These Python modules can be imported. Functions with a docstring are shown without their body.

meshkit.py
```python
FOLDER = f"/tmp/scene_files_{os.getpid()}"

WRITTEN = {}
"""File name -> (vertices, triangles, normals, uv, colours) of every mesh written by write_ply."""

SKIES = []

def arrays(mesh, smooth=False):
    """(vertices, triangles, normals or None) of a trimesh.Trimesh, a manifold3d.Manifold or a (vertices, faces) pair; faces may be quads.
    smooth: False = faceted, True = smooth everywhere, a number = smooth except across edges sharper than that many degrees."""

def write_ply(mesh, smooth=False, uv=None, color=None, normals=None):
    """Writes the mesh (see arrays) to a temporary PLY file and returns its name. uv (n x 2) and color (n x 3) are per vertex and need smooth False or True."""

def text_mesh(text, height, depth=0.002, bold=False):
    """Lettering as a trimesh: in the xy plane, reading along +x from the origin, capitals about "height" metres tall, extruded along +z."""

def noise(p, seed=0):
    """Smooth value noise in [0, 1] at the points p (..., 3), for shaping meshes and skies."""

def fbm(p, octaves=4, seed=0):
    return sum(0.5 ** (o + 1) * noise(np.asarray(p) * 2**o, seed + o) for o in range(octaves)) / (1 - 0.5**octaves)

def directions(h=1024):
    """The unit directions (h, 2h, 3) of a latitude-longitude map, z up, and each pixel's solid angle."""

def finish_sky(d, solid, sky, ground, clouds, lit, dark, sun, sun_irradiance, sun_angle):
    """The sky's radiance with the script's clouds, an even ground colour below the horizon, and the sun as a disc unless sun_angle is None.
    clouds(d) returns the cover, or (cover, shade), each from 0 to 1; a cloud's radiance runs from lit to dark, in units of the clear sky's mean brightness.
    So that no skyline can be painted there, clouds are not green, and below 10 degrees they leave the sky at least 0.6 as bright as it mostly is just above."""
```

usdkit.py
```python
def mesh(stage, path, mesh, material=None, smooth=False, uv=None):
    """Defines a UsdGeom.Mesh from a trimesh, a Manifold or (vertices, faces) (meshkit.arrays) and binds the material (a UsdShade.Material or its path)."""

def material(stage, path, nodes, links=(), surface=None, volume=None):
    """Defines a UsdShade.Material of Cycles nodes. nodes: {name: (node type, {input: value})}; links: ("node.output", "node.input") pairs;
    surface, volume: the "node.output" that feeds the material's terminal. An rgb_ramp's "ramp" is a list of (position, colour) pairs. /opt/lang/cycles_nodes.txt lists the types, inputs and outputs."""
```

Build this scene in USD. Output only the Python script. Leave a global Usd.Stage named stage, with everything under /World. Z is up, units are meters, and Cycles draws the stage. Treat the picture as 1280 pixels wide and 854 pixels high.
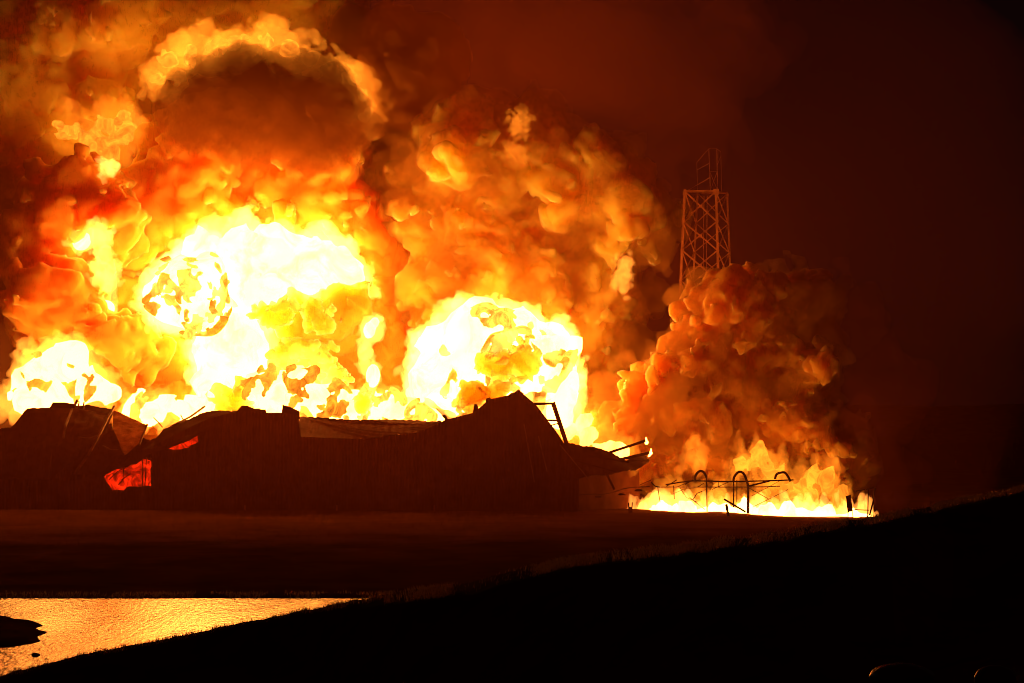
import math
import numpy as np
import trimesh
import usdkit
import meshkit
from scipy import ndimage
from pxr import Usd, UsdGeom, UsdLux, UsdShade, Gf, Sdf

stage = Usd.Stage.CreateInMemory()
UsdGeom.SetStageUpAxis(stage, 'Z')
UsdGeom.Xform.Define(stage, '/World')
UsdGeom.Scope.Define(stage, '/World/Looks')

# ------------------------------------------------------------------ camera
# a long lens, 260 m from the front wall of the burning building (the wall stands on y = 0)
CAM_Y, CAM_Z, FOCAL, HORIZON = -260.0, 8.6, 2860.0, 540.0
PITCH = math.atan((HORIZON - 427) / FOCAL)
camera = UsdGeom.Camera.Define(stage, '/World/camera')
camera.CreateHorizontalApertureAttr(36.0)
camera.CreateFocalLengthAttr(36.0 * FOCAL / 1280)
camera.CreateFStopAttr(0.0)
camera.CreateClippingRangeAttr((0.5, 8000.0))
camera.AddTranslateOp().Set((0, CAM_Y, CAM_Z))
camera.AddRotateXOp().Set(90 + math.degrees(PITCH))
camera.CreateExposureAttr(0.0)

# ------------------------------------------------------------------ night sky and a trace of moonlight
SUN_EL, SUN_AZ = math.radians(24), math.radians(140)
sky = UsdLux.DomeLight.Define(stage, '/World/sky')
sky_mat = usdkit.material(stage, '/World/Looks/night_sky', {
    's': ('sky_texture', {'sky_type': 'single_scattering', 'sun_disc': False, 'sun_elevation': SUN_EL, 'sun_rotation': SUN_AZ}),
    'c': ('color', {'value': (1.0, 0.13, 0.1)}), 'm': ('mix', {'fac': 0.98}),
    'b': ('background_shader', {'strength': 0.004})}, [('s.color', 'm.color1'), ('c.color', 'm.color2'), ('m.color', 'b.color')], surface='b.background')
UsdShade.MaterialBindingAPI.Apply(sky.GetPrim()).Bind(sky_mat)
sky.GetPrim().SetCustomDataByKey('kind', 'structure')
moon = UsdLux.DistantLight.Define(stage, '/World/moon')
moon.CreateNormalizeAttr(True)
moon.CreateIntensityAttr(0.0006)
moon.CreateAngleAttr(0.5)
moon.CreateColorAttr((1.0, 0.93, 0.85))
moon.AddRotateZOp().Set(-math.degrees(SUN_AZ) + 180)
moon.AddRotateXOp().Set(-(90 - math.degrees(SUN_EL)))


def at(px, py, y):
    """The point of the place, on the plane y, that the photograph shows at (px, py)."""
    u, v = (px - 640) / FOCAL, (427 - py) / FOCAL
    d = np.array([u, math.cos(PITCH) - v * math.sin(PITCH), math.sin(PITCH) + v * math.cos(PITCH)])
    return np.array([0, CAM_Y, CAM_Z]) + d * ((y - CAM_Y) / d[1])


def size(px, y):
    return px * (y - CAM_Y) / FOCAL


# ------------------------------------------------------------------ materials
def noisy(name, c0, c1, scale, rough=0.8, bump=0.0, detail=6.0, bump_scale=None, metallic=0.0, stretch=(1, 1, 1), spec=0.3):
    nodes = {
        'g': ('geometry', {}), 'm': ('mapping', {'scale': stretch}),
        'n': ('noise_texture', {'scale': scale, 'detail': detail, 'roughness': 0.62}),
        'r': ('rgb_ramp', {'ramp': [(0.3, c0), (0.7, c1)]}),
        'p': ('principled_bsdf', {'roughness': rough, 'metallic': metallic, 'specular_ior_level': spec})}
    links = [('g.position', 'm.vector'), ('m.vector', 'n.vector'), ('n.fac', 'r.fac'), ('r.color', 'p.base_color')]
    if bump:
        nodes['n2'] = ('noise_texture', {'scale': bump_scale or scale * 4, 'detail': 5.0, 'roughness': 0.65})
        nodes['b'] = ('bump', {'strength': 0.8, 'distance': bump})
        links += [('m.vector', 'n2.vector'), ('n2.fac', 'b.height'), ('b.normal', 'p.normal')]
    return usdkit.material(stage, '/World/Looks/' + name, nodes, links, surface='p.BSDF')


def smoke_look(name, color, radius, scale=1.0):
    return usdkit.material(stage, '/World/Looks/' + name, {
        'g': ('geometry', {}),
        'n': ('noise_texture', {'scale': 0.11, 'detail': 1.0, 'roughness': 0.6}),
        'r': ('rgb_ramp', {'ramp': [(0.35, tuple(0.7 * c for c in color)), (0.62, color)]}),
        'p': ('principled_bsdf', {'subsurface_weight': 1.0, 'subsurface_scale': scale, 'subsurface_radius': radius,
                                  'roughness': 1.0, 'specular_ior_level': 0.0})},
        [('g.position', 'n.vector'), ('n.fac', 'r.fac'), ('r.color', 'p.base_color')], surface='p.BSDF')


FIRE = (1.0, 0.30, 0.042)


def flame_look(name, lo, hi, cool, hot, scale=0.16, color=FIRE, stretch=(1, 1, 0.7), distortion=1.4, power=2.0):
    """Incandescent gas: noise between cool (orange) and hot (white) flame."""
    return usdkit.material(stage, '/World/Looks/' + name, {
        'g': ('geometry', {}), 'm': ('mapping', {'scale': stretch}),
        'n': ('noise_texture', {'scale': scale, 'detail': 7.0, 'roughness': 0.66, 'distortion': distortion}),
        'v': ('map_range', {'from_min': lo, 'from_max': hi, 'to_min': 0.0, 'to_max': 1.0, 'clamp': True}),
        'q': ('math', {'math_type': 'power', 'value2': power}),
        's': ('map_range', {'from_min': 0.0, 'from_max': 1.0, 'to_min': cool, 'to_max': hot, 'clamp': True}),
        'e': ('emission', {'color': color})},
        [('g.position', 'm.vector'), ('m.vector', 'n.vector'), ('n.fac', 'v.value'), ('v.result', 'q.value1'), ('q.value', 's.value'), ('s.result', 'e.strength')],
        surface='e.emission')


SOOT = noisy('sooty_sheet_metal', (0.06, 0.032, 0.02), (0.15, 0.08, 0.05), 0.7, rough=0.8, bump=0.03, spec=0.05)
CHAR = noisy('charred_steel', (0.02, 0.018, 0.016), (0.07, 0.05, 0.04), 1.5, rough=0.75, bump=0.02, spec=0.1)
SCORCH = noisy('scorched_red_sheet', (0.05, 0.013, 0.005), (0.12, 0.036, 0.013), 0.8, rough=0.85, bump=0.03, spec=0.03)
RUST = noisy('rusty_steel', (0.22, 0.13, 0.08), (0.42, 0.27, 0.18), 1.2, rough=0.65, bump=0.02, spec=0.15)
SHEET = noisy('buckled_bare_sheet', (0.12, 0.09, 0.07), (0.45, 0.33, 0.25), 0.9, rough=0.6, spec=0.15, bump=0.12, bump_scale=0.8)


def thin_look(name, c0, c1, through, scale):
    """Thin stuff that light shines through."""
    return usdkit.material(stage, '/World/Looks/' + name, {
        'g': ('geometry', {}), 'n': ('noise_texture', {'scale': scale, 'detail': 5.0, 'roughness': 0.65}),
        'r': ('rgb_ramp', {'ramp': [(0.32, c0), (0.66, c1)]}), 'd': ('diffuse_bsdf', {}), 't': ('translucent_bsdf', {}), 'm': ('mix_closure', {'fac': through})},
        [('g.position', 'n.vector'), ('n.fac', 'r.fac'), ('r.color', 'd.color'), ('r.color', 't.color'), ('d.BSDF', 'm.closure1'), ('t.BSDF', 'm.closure2')], surface='m.closure')


GRASS = thin_look('dry_grass', (0.4, 0.2, 0.09), (0.6, 0.36, 0.18), 0.5, 2.0)
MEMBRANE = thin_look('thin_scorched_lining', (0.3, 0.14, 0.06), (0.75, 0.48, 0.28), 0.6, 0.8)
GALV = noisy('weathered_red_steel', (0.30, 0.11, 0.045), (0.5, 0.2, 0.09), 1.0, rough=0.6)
EARTH = noisy('dark_earth', (0.11, 0.04, 0.018), (0.22, 0.085, 0.038), 0.12, rough=0.95, bump=0.05, bump_scale=1.0, spec=0.0)
BANK = noisy('bank_earth', (0.13, 0.065, 0.035), (0.26, 0.13, 0.065), 0.5, rough=0.95, bump=0.06, bump_scale=3.0, spec=0.0)
BOARD = noisy('board_paint', (0.03, 0.03, 0.03), (0.06, 0.055, 0.05), 3.0, rough=0.7)
ROCK = noisy('dark_rock', (0.03, 0.028, 0.025), (0.09, 0.08, 0.07), 2.0, rough=0.35, bump=0.01, spec=0.6)
WATER = usdkit.material(stage, '/World/Looks/rippled_water', {
    'g': ('geometry', {}), 'm': ('mapping', {'scale': (1.0, 0.22, 1.0)}),
    'n': ('noise_texture', {'scale': 3.6, 'detail': 3.0, 'roughness': 0.6}),
    'm2': ('mapping', {'scale': (0.12, 0.03, 1.0)}), 'n2': ('noise_texture', {'scale': 1.0, 'detail': 3.0}),
    'k': ('map_range', {'from_min': 0.38, 'from_max': 0.62, 'to_min': 0.25, 'to_max': 1.3, 'clamp': True}),
    'h': ('math', {'math_type': 'multiply'}),
    'b': ('bump', {'strength': 1.0, 'distance': 0.085}),
    'p': ('principled_bsdf', {'base_color': (0.012, 0.009, 0.006), 'roughness': 0.14, 'ior': 1.33, 'specular_ior_level': 0.14})},
    [('g.position', 'm.vector'), ('m.vector', 'n.vector'), ('g.position', 'm2.vector'), ('m2.vector', 'n2.vector'), ('n2.fac', 'k.value'),
     ('n.fac', 'h.value1'), ('k.result', 'h.value2'), ('h.value', 'b.height'), ('b.normal', 'p.normal')], surface='p.BSDF')

# ------------------------------------------------------------------ scene helpers
used = {}


def numbered(path):
    n = used.get(path, -1) + 1
    used[path] = n
    return path if n == 0 else f'{path}_{n:03d}'


def tag(prim, label=None, category=None, group=None, kind=None):
    prim = prim.GetPrim() if hasattr(prim, 'GetPrim') else prim
    for k, v in (('label', label), ('category', category), ('group', group), ('kind', kind)):
        if v:
            prim.SetCustomDataByKey(k, v)
    return prim


def thing(name, label, category, group=None, kind=None):
    return tag(UsdGeom.Xform.Define(stage, numbered('/World/' + name)), label, category, group, kind)


def obj(name, mesh, mat, parent=None, smooth=False):
    base = str(parent.GetPath()) if parent is not None else '/World'
    return usdkit.mesh(stage, numbered(base + '/' + name), mesh, mat, smooth=smooth).GetPrim()


def bar(p, q, w, d=None, up=(0, 0, 1)):
    """A square section from p to q."""
    p, q = np.asarray(p, float), np.asarray(q, float)
    d = d or w
    t = q - p
    L = np.linalg.norm(t)
    t /= L
    u = np.asarray(up, float)
    if abs(t @ u) > 0.95:
        u = np.array([0, 1.0, 0])
    a = np.cross(t, u); a /= np.linalg.norm(a)
    b = np.cross(a, t)
    m = trimesh.creation.box([w, d, L])
    T = np.eye(4); T[:3, 0], T[:3, 1], T[:3, 2], T[:3, 3] = a, b, t, (p + q) / 2
    m.apply_transform(T)
    return m


def tube(pts, r, sides=10, caps=True):
    p = np.asarray(pts, float)
    t = np.gradient(p, axis=0); t /= np.linalg.norm(t, axis=1, keepdims=True)
    ref = np.array([0, 1.0, 0]) if np.abs(t[:, 1]).max() < 0.9 else np.array([1.0, 0, 0.3])
    a = np.cross(t, ref); a /= np.linalg.norm(a, axis=1, keepdims=True)
    b = np.cross(t, a)
    g = np.arange(sides) * 2 * np.pi / sides
    r = np.broadcast_to(r, (len(p),))
    v = p[:, None] + r[:, None, None] * (np.cos(g)[None, :, None] * a[:, None] + np.sin(g)[None, :, None] * b[:, None])
    i, j = np.meshgrid(np.arange(len(p) - 1), np.arange(sides), indexing='ij')
    k = (j + 1) % sides
    f = np.stack([i * sides + j, i * sides + k, (i + 1) * sides + k, (i + 1) * sides + j], -1).reshape(-1, 4)
    f = np.vstack([f[:, [0, 1, 2]], f[:, [0, 2, 3]]])
    if caps:
        n = len(p) * sides
        vv = np.vstack([v.reshape(-1, 3), p[0], p[-1]])
        jj = np.arange(sides); kk = (jj + 1) % sides
        f = np.vstack([f, np.stack([kk, jj, np.full(sides, n)], 1), np.stack([n - sides + jj, n - sides + kk, np.full(sides, n + 1)], 1)])
        return vv, f
    return v.reshape(-1, 3), f


def cat(*ms):
    return trimesh.util.concatenate([m if isinstance(m, trimesh.Trimesh) else trimesh.Trimesh(*m, process=False) for m in ms])


def sheet(outline, thick=0.05, step=0.5, wrinkle=0.1, rib=0.0, rib_pitch=0.6, seed=0, rib_axis=0):
    """A crumpled sheet with thickness: outline is a list of 3-D points in order round a roughly flat polygon."""
    from shapely.geometry import Polygon
    P = np.asarray(outline, float)
    c = P.mean(0)
    _, _, vt = np.linalg.svd(P - c)
    nrm = vt[2] if vt[2][1] < 0 else -vt[2]
    ex = np.array([1.0, 0, 0]) - nrm[0] * nrm; ex /= np.linalg.norm(ex)
    ez = np.cross(nrm, ex)
    ez = ez if ez[2] > 0 else -ez
    uv = np.stack([(P - c) @ ex, (P - c) @ ez], 1)
    off = (P - c) @ nrm
    poly = Polygon(uv).buffer(0)
    v2, f2 = trimesh.creation.triangulate_polygon(poly, engine='earcut')
    m = trimesh.Trimesh(np.column_stack([v2, np.zeros(len(v2))]), f2, process=False)
    vv, ff = trimesh.remesh.subdivide_to_size(m.vertices, m.faces, step, max_iter=12)
    m = trimesh.Trimesh(vv, ff, process=True)
    m.merge_vertices()
    v2 = m.vertices[:, :2]
    # keep the outline's own bend: inverse-distance blend of the corners' offsets
    dist = np.linalg.norm(v2[:, None] - uv[None], axis=2) + 0.05
    w = 1 / dist ** 2
    base = (w * off).sum(1) / w.sum(1)
    n = meshkit.fbm(np.column_stack([v2 * 0.35, np.full(len(v2), seed * 7.3)]), 4, seed) - 0.5
    n += 0.4 * np.abs(meshkit.noise(np.column_stack([v2 * 0.6, np.full(len(v2), seed * 3.1)]), seed + 9) - 0.5)
    disp = base + wrinkle * 2 * n
    if rib:
        disp = disp + rib * np.clip(np.sin(v2[:, rib_axis] * 2 * np.pi / rib_pitch) * 2.5, -1, 1)
    front = c + v2[:, :1] * ex + v2[:, 1:] * ez + disp[:, None] * nrm
    back = front - thick * nrm
    F = m.faces
    e = np.sort(np.vstack([F[:, [0, 1]], F[:, [1, 2]], F[:, [2, 0]]]), axis=1)
    eo = np.vstack([F[:, [0, 1]], F[:, [1, 2]], F[:, [2, 0]]])
    _, inv, cnt = np.unique(e, axis=0, return_inverse=True, return_counts=True)
    be = eo[cnt[inv.ravel()] == 1]
    N = len(front)
    side = np.vstack([np.column_stack([be[:, 0], be[:, 0] + N, be[:, 1] + N]), np.column_stack([be[:, 0], be[:, 1] + N, be[:, 1]])])
    out = trimesh.Trimesh(np.vstack([front, back]), np.vstack([F, F[:, ::-1] + N, side]), process=False)
    out.fix_normals()
    return out


# ------------------------------------------------------------------ billows: a field of puffs with rounded noise, turned into one closed surface
def grid_noise(shape, cell, seed):
    r = np.random.default_rng(seed)
    g = r.uniform(-1, 1, [int(s / cell) + 5 for s in shape]).astype(np.float32)
    g = ndimage.spline_filter(g, 3).astype(np.float32)
    for ax in range(3):
        x = np.arange(shape[ax]) / cell + 1.2
        i = np.floor(x).astype(int); t = (x - i).astype(np.float32)
        w = [(1 - t) ** 3 / 6, (3 * t ** 3 - 6 * t ** 2 + 4) / 6, (-3 * t ** 3 + 3 * t ** 2 + 3 * t + 1) / 6, t ** 3 / 6]
        sh = [1, 1, 1]; sh[ax] = -1
        g = sum(np.take(g, np.clip(i + k - 1, 0, g.shape[ax] - 1), axis=ax) * w[k].reshape(sh) for k in range(4))
    return g


def surface_net(f, origin, h):
    f = np.pad(f, 1, constant_values=1.0).astype(np.float32)
    ins = f < 0
    n = np.array(f.shape) - 1
    corners = [(a, b, c) for a in (0, 1) for b in (0, 1) for c in (0, 1)]
    cut = lambda o: tuple(slice(o[k], o[k] + n[k]) for k in range(3))
    cnt = sum(ins[cut(o)].astype(np.int8) for o in corners)
    act = (cnt > 0) & (cnt < 8)
    idx = np.full(act.shape, -1, np.int64); ii = np.argwhere(act); idx[act] = np.arange(len(ii))
    acc, num = np.zeros((len(ii), 3), np.float32), np.zeros(len(ii), np.float32)
    for a in corners:
        for ax in range(3):
            if a[ax]:
                continue
            b = list(a); b[ax] = 1
            fa = f[ii[:, 0] + a[0], ii[:, 1] + a[1], ii[:, 2] + a[2]]; fb = f[ii[:, 0] + b[0], ii[:, 1] + b[1], ii[:, 2] + b[2]]
            m = (fa < 0) != (fb < 0); t = np.where(m, fa / np.where(m, fa - fb, 1), 0)
            p = np.zeros((len(ii), 3), np.float32) + np.array(a, np.float32); p[:, ax] += t
            acc += p * m[:, None]; num += m
    v = (ii + acc / num[:, None] - 1) * h + origin
    quads = []
    for ax in range(3):
        s0 = tuple(slice(1, f.shape[k] - 1) if k != ax else slice(0, f.shape[k] - 1) for k in range(3))
        s1 = tuple(slice(1, f.shape[k] - 1) if k != ax else slice(1, f.shape[k]) for k in range(3))
        A, B = ins[s0], ins[s1]
        e = np.argwhere(A != B); flip = A[A != B]
        e[:, [k for k in range(3) if k != ax]] += 1
        b, c = [(1, 2), (2, 0), (0, 1)][ax]

        def I(db, dc):
            q = e.copy(); q[:, b] += db; q[:, c] += dc
            return idx[q[:, 0], q[:, 1], q[:, 2]]
        q = np.stack([I(-1, -1), I(0, -1), I(0, 0), I(-1, 0)], 1)
        quads.append(np.where(flip[:, None], q, q[:, ::-1]))
    q = np.vstack(quads)
    return v, np.vstack([q[:, [0, 1, 2]], q[:, [0, 2, 3]]])


def billows(P, h=0.4, lumps=12, lump=(0.28, 0.46), amp=(0.9, 0.8, 0.4), cell=(6.5, 2.8, 1.3), seed=1, k=1.2, margin=5.0, floor=None, island=0.0):
    """P: (centre, radius or radii). Each puff buds lumps, then rounded noise makes the small cauliflower heads."""
    rng = np.random.default_rng(seed)
    L = []
    for c, r in P:
        r = np.broadcast_to(np.asarray(r, float), 3)
        L.append((np.asarray(c, float), r))
        for _ in range(lumps):
            d = rng.normal(size=3); d[1] -= 0.35; d /= np.linalg.norm(d)
            rr = r * rng.uniform(*lump)
            L.append((c + d * (r - rr * 0.45), rr))
    C, R = np.array([p[0] for p in L]), np.array([p[1] for p in L])
    lo, hi = (C - R).min(0) - margin, (C + R).max(0) + margin
    if floor is not None:
        lo[2] = max(lo[2], floor)
    n = np.ceil((hi - lo) / h).astype(int) + 1
    ax = [lo[i] + h * np.arange(n[i]) for i in range(3)]
    f = np.full(n, 30.0, np.float32)
    for c, r in zip(C, R):
        ext = r + k * 2 + 5
        s = [slice(max(0, int((c[i] - ext[i] - lo[i]) / h)), max(0, min(n[i], int((c[i] + ext[i] - lo[i]) / h) + 2))) for i in range(3)]
        X, Y, Z = [((ax[i][s[i]] - c[i]) / r[i]).astype(np.float32) for i in range(3)]
        d = (np.sqrt((X * X)[:, None, None] + (Y * Y)[None, :, None] + (Z * Z)[None, None, :]) - 1) * float(r.prod() ** (1 / 3))
        b = f[tuple(s)]
        if not b.size:
            continue
        hh = np.clip(0.5 + 0.5 * (b - d) / k, 0, 1)
        f[tuple(s)] = b * (1 - hh) + d * hh - k * hh * (1 - hh)
    for i, (a, c) in enumerate(zip(amp, cell)):
        nz = grid_noise(n, c / h, seed * 10 + i)
        f -= a * (np.abs(nz) * 2.2 - 0.4).astype(np.float32)
    if floor is not None:
        f[:, :, 0] = np.maximum(f[:, :, 0], 0.2)
    lab, m = ndimage.label(f < 0)
    sz = np.bincount(lab.ravel()); small = sz < max(80, island * sz[1:].max(initial=0)); small[0] = False
    f[small[lab]] = 0.5
    return surface_net(f, lo, h)


def puffs(rows, y0):
    """(px, py, radius in px, metres behind y0[, squash x, y, z])"""
    out = []
    for r in rows:
        px, py, rad, dy = r[:4]
        s = np.array(r[4:7]) if len(r) > 4 else np.ones(3)
        out.append((at(px, py, y0 + dy), size(rad, y0 + dy) * s))
    return out


# ================================================================== THE SETTING
def lip_row(px):
    return np.interp(px, [-300, 0, 700, 790, 850, 920, 1000, 1060, 1300], [637, 637, 639, 640, 643, 645, 649, 651, 652])


def ground_z(x, y):
    lip_px = 640 + x * FOCAL / 252.0
    lip = CAM_Z - (lip_row(lip_px) - HORIZON) * 252.0 / FOCAL
    pond = -2.35
    z = np.where(y > -8, lip - 0.25 * np.clip((y + 8) / 4, 0, 1), 0.0)
    t = np.clip((-8 - y) / 98.0, 0, 1)
    bend = 0.55 * np.sin(np.pi * np.clip(t, 0, 1)) * np.clip((x + 25) / 60, -0.3, 1)
    z = np.where(y <= -8, lip * (1 - t) + pond * t + bend, z)
    basin = np.clip((-106 - y) / 6, 0, 1)
    z = np.where(y < -106, pond - 0.9 * basin, z)
    z = np.where(y > 60, z * np.clip(1 - (y - 60) / 200, 0, 1), z)
    n = meshkit.fbm(np.stack([x * 0.12, y * 0.12, 0 * x], -1), 4, 3) - 0.5
    return z + n * np.where(y > -10, 0.12, np.where(y > -100, 0.5, 0.12))


def grid_mesh(xs, ys, fz):
    X, Y = np.meshgrid(xs, ys, indexing='ij')
    Z = fz(X, Y)
    v = np.stack([X, Y, Z], -1).reshape(-1, 3)
    i, j = np.meshgrid(np.arange(len(xs) - 1), np.arange(len(ys) - 1), indexing='ij')
    a = i * len(ys) + j
    q = np.stack([a, a + len(ys), a + len(ys) + 1, a + 1], -1).reshape(-1, 4)
    return v, q


xs = np.unique(np.concatenate([[-3000, -1800, -1000, -600, -350, -220], np.arange(-150, 151, 1.2), [220, 350, 600, 1000, 1800, 3000]]))
ys = np.unique(np.concatenate([[-500, -350, -280], np.arange(-240, -118, 4.0), np.arange(-118, 20, 0.9), np.arange(20, 120, 5.0), [160, 220, 300, 450, 700, 1100, 1800, 3000]]))
tag(obj('ground', grid_mesh(xs, ys, ground_z), EARTH, smooth=True), kind='structure')

# distant dark rise beyond the plant
hx = np.linspace(-1500, 1500, 240)
ht = 8 + 34 * meshkit.fbm(np.stack([hx * 0.004, 0 * hx, 0 * hx], -1), 5, 21)
hv = np.vstack([np.column_stack([hx, np.full(240, 1450.0), np.full(240, -4.0)]), np.column_stack([hx, np.full(240, 1620.0), ht]), np.column_stack([hx, np.full(240, 1900.0), np.full(240, -4.0)])])
k = np.arange(239)
hf = np.vstack([np.column_stack([k, k + 1, k + 241, k + 240]), np.column_stack([k + 240, k + 241, k + 481, k + 480])])
tag(obj('hills', (hv, hf), EARTH, smooth=True), kind='structure')

# pond: one water sheet in the basin (its near edge lies behind the embankment)
px_ = np.linspace(-70, -4, 120)
shore = -107.5 + 0.9 * (meshkit.fbm(np.stack([px_ * 0.3, 0 * px_, 0 * px_], -1), 4, 5) - 0.5)
wv = np.vstack([np.column_stack([px_, shore, np.full(120, -2.45)]), np.column_stack([px_, np.full(120, -185.0), np.full(120, -2.45)])])
k = np.arange(119)
wf = np.column_stack([k, k + 120, k + 121, k + 1])
tag(obj('pond', (wv, wf), WATER), kind='structure')

# mud spit running into the pond from the left
rng = np.random.default_rng(8)


def mud(rows, seed, zt):
    pts = np.array([at(a, b, 0) for a, b in rows])
    # ray through the pixel down to the water level
    c = np.array([0, CAM_Y, CAM_Z])
    P = np.array([c + (p - c) * ((-2.45 - CAM_Z) / (p[2] - CAM_Z)) for p in pts])
    from shapely.geometry import Polygon
    poly = Polygon(P[:, :2]).buffer(0)
    v2, f2 = trimesh.creation.triangulate_polygon(poly, engine='earcut')
    vv, ff = trimesh.remesh.subdivide_to_size(np.column_stack([v2, np.zeros(len(v2))]), f2, 0.9, max_iter=12)
    m = trimesh.Trimesh(vv, ff); m.merge_vertices()
    from shapely import points, distance
    dist = distance(points(m.vertices[:, :2]), poly.exterior)
    nz = meshkit.fbm(np.column_stack([m.vertices[:, :2] * 0.5, np.zeros(len(m.vertices))]), 4, seed)
    z = -2.6 + np.minimum(dist * 0.12, zt) + 0.34 * nz * np.minimum(1, dist)
    return np.column_stack([m.vertices[:, :2], z]), m.faces


spit = [(-60, 764), (0, 767), (22, 771), (35, 776), (58, 778), (68, 782), (60, 787), (72, 790), (58, 796), (62, 802), (48, 806), (20, 810), (-60, 812)]
tag(obj('mud_spit', mud(spit, 3, 0.35), EARTH, smooth=True), 'black mud spit reaching into the glowing pond from the left', 'mud bank', kind='structure')
tag(obj('mud_islet', mud([(28, 817), (40, 814), (58, 816), (62, 820), (46, 825), (30, 823)], 4, 0.22), EARTH, smooth=True), 'small black mud islet in the pond below the spit', 'mud bank', kind='structure')

tag(obj('mud_islet', mud([(20, 832), (34, 829), (44, 831), (30, 836)], 5, 0.2), EARTH, smooth=True), 'smallest black mud islet, nearest the lower left corner', 'mud bank', kind='structure')
tag(obj('mud_islet', mud([(92, 777), (110, 775), (118, 777), (104, 779.5)], 6, 0.12), EARTH, smooth=True), 'thin dark mud streak in the pond right of the spit', 'mud bank', kind='structure')
# near embankment: the dark bank between the photographer and the pond
CREST = [(-200, 905), (0, 847), (60, 829), (148, 811), (273, 786), (360, 768), (455, 749), (520, 738), (590, 727), (650, 713), (702, 699), (800, 688), (900, 677), (984, 665), (1060, 651), (1120, 642), (1190, 628), (1240, 618), (1280, 609), (1500, 575)]
CPX, CPY = np.array([c[0] for c in CREST], float), np.array([c[1] for c in CREST], float)
CREST_Y = CAM_Y + 84.0


def crest(px):
    py = np.interp(px, CPX, CPY)
    y = CREST_Y + 5 * np.sin(px * 0.004 + 1.0) + 2.0 * (meshkit.noise(np.stack([px * 0.01, 0 * px, 0 * px], -1), 4) - 0.5)
    P = np.array([at(a, b, c) for a, b, c in zip(px, py, y)])
    P[:, 2] += 0.13 * (meshkit.fbm(np.stack([px * 0.05, 0 * px, 0 * px], -1), 4, 14) - 0.5)
    return P


bx = np.linspace(-200, 1500, 640)
C = crest(bx)
rows = []
prof = [(26, -7.0), (12, -3.2), (5, -1.1), (2.6, -0.38), (1.2, -0.09), (0.4, -0.01), (0, 0.0), (-0.5, -0.02), (-1.4, -0.16), (-3, -0.75), (-6, -2.1), (-9, -3.3), (-12, -3.9)]
plateau = np.interp(bx, [-200, 380, 520, 1500], [0.0, 0.0, 4.5, 6.0])
for dy, dz in prof:
    p = C.copy(); dy = np.where(dy < -0.6, dy - plateau, dy); dz = np.where(dy < -0.6, dz + np.where(dy > -2.0 - plateau, 0.12, 0.0) + 0.006 * plateau, dz); p[:, 0] *= (p[:, 1] + dy - CAM_Y) / (p[:, 1] - CAM_Y); p[:, 1] += dy; p[:, 2] += dz
    rows.append(p)
last = rows[-1]
NEAR = 46
for s in range(1, NEAR + 1):
    t = s / NEAR
    d = (last[:, 1] - CAM_Y) * (1 - t) + 11 * t
    p = last.copy()
    p[:, 0] = last[:, 0] * d / (last[:, 1] - CAM_Y)
    p[:, 1] = CAM_Y + d
    zn = 4.2 + 0.5 * np.clip(p[:, 0] / 5, -1, 1)
    w_ = t * t * (3 - 2 * t)
    p[:, 2] = last[:, 2] * (1 - w_) + zn * w_
    p[:, 2] += 0.28 * (meshkit.fbm(np.column_stack([p[:, 0] * 0.35, p[:, 1] * 0.35, np.zeros(len(p))]), 4, 31) - 0.5)
    rows.append(p)
V = np.stack(rows, 0)
nr, nc = V.shape[:2]
i, j = np.meshgrid(np.arange(nr - 1), np.arange(nc - 1), indexing='ij')
a = i * nc + j
bank_mesh = (V.reshape(-1, 3), np.stack([a, a + nc, a + nc + 1, a + 1], -1).reshape(-1, 4))
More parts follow.
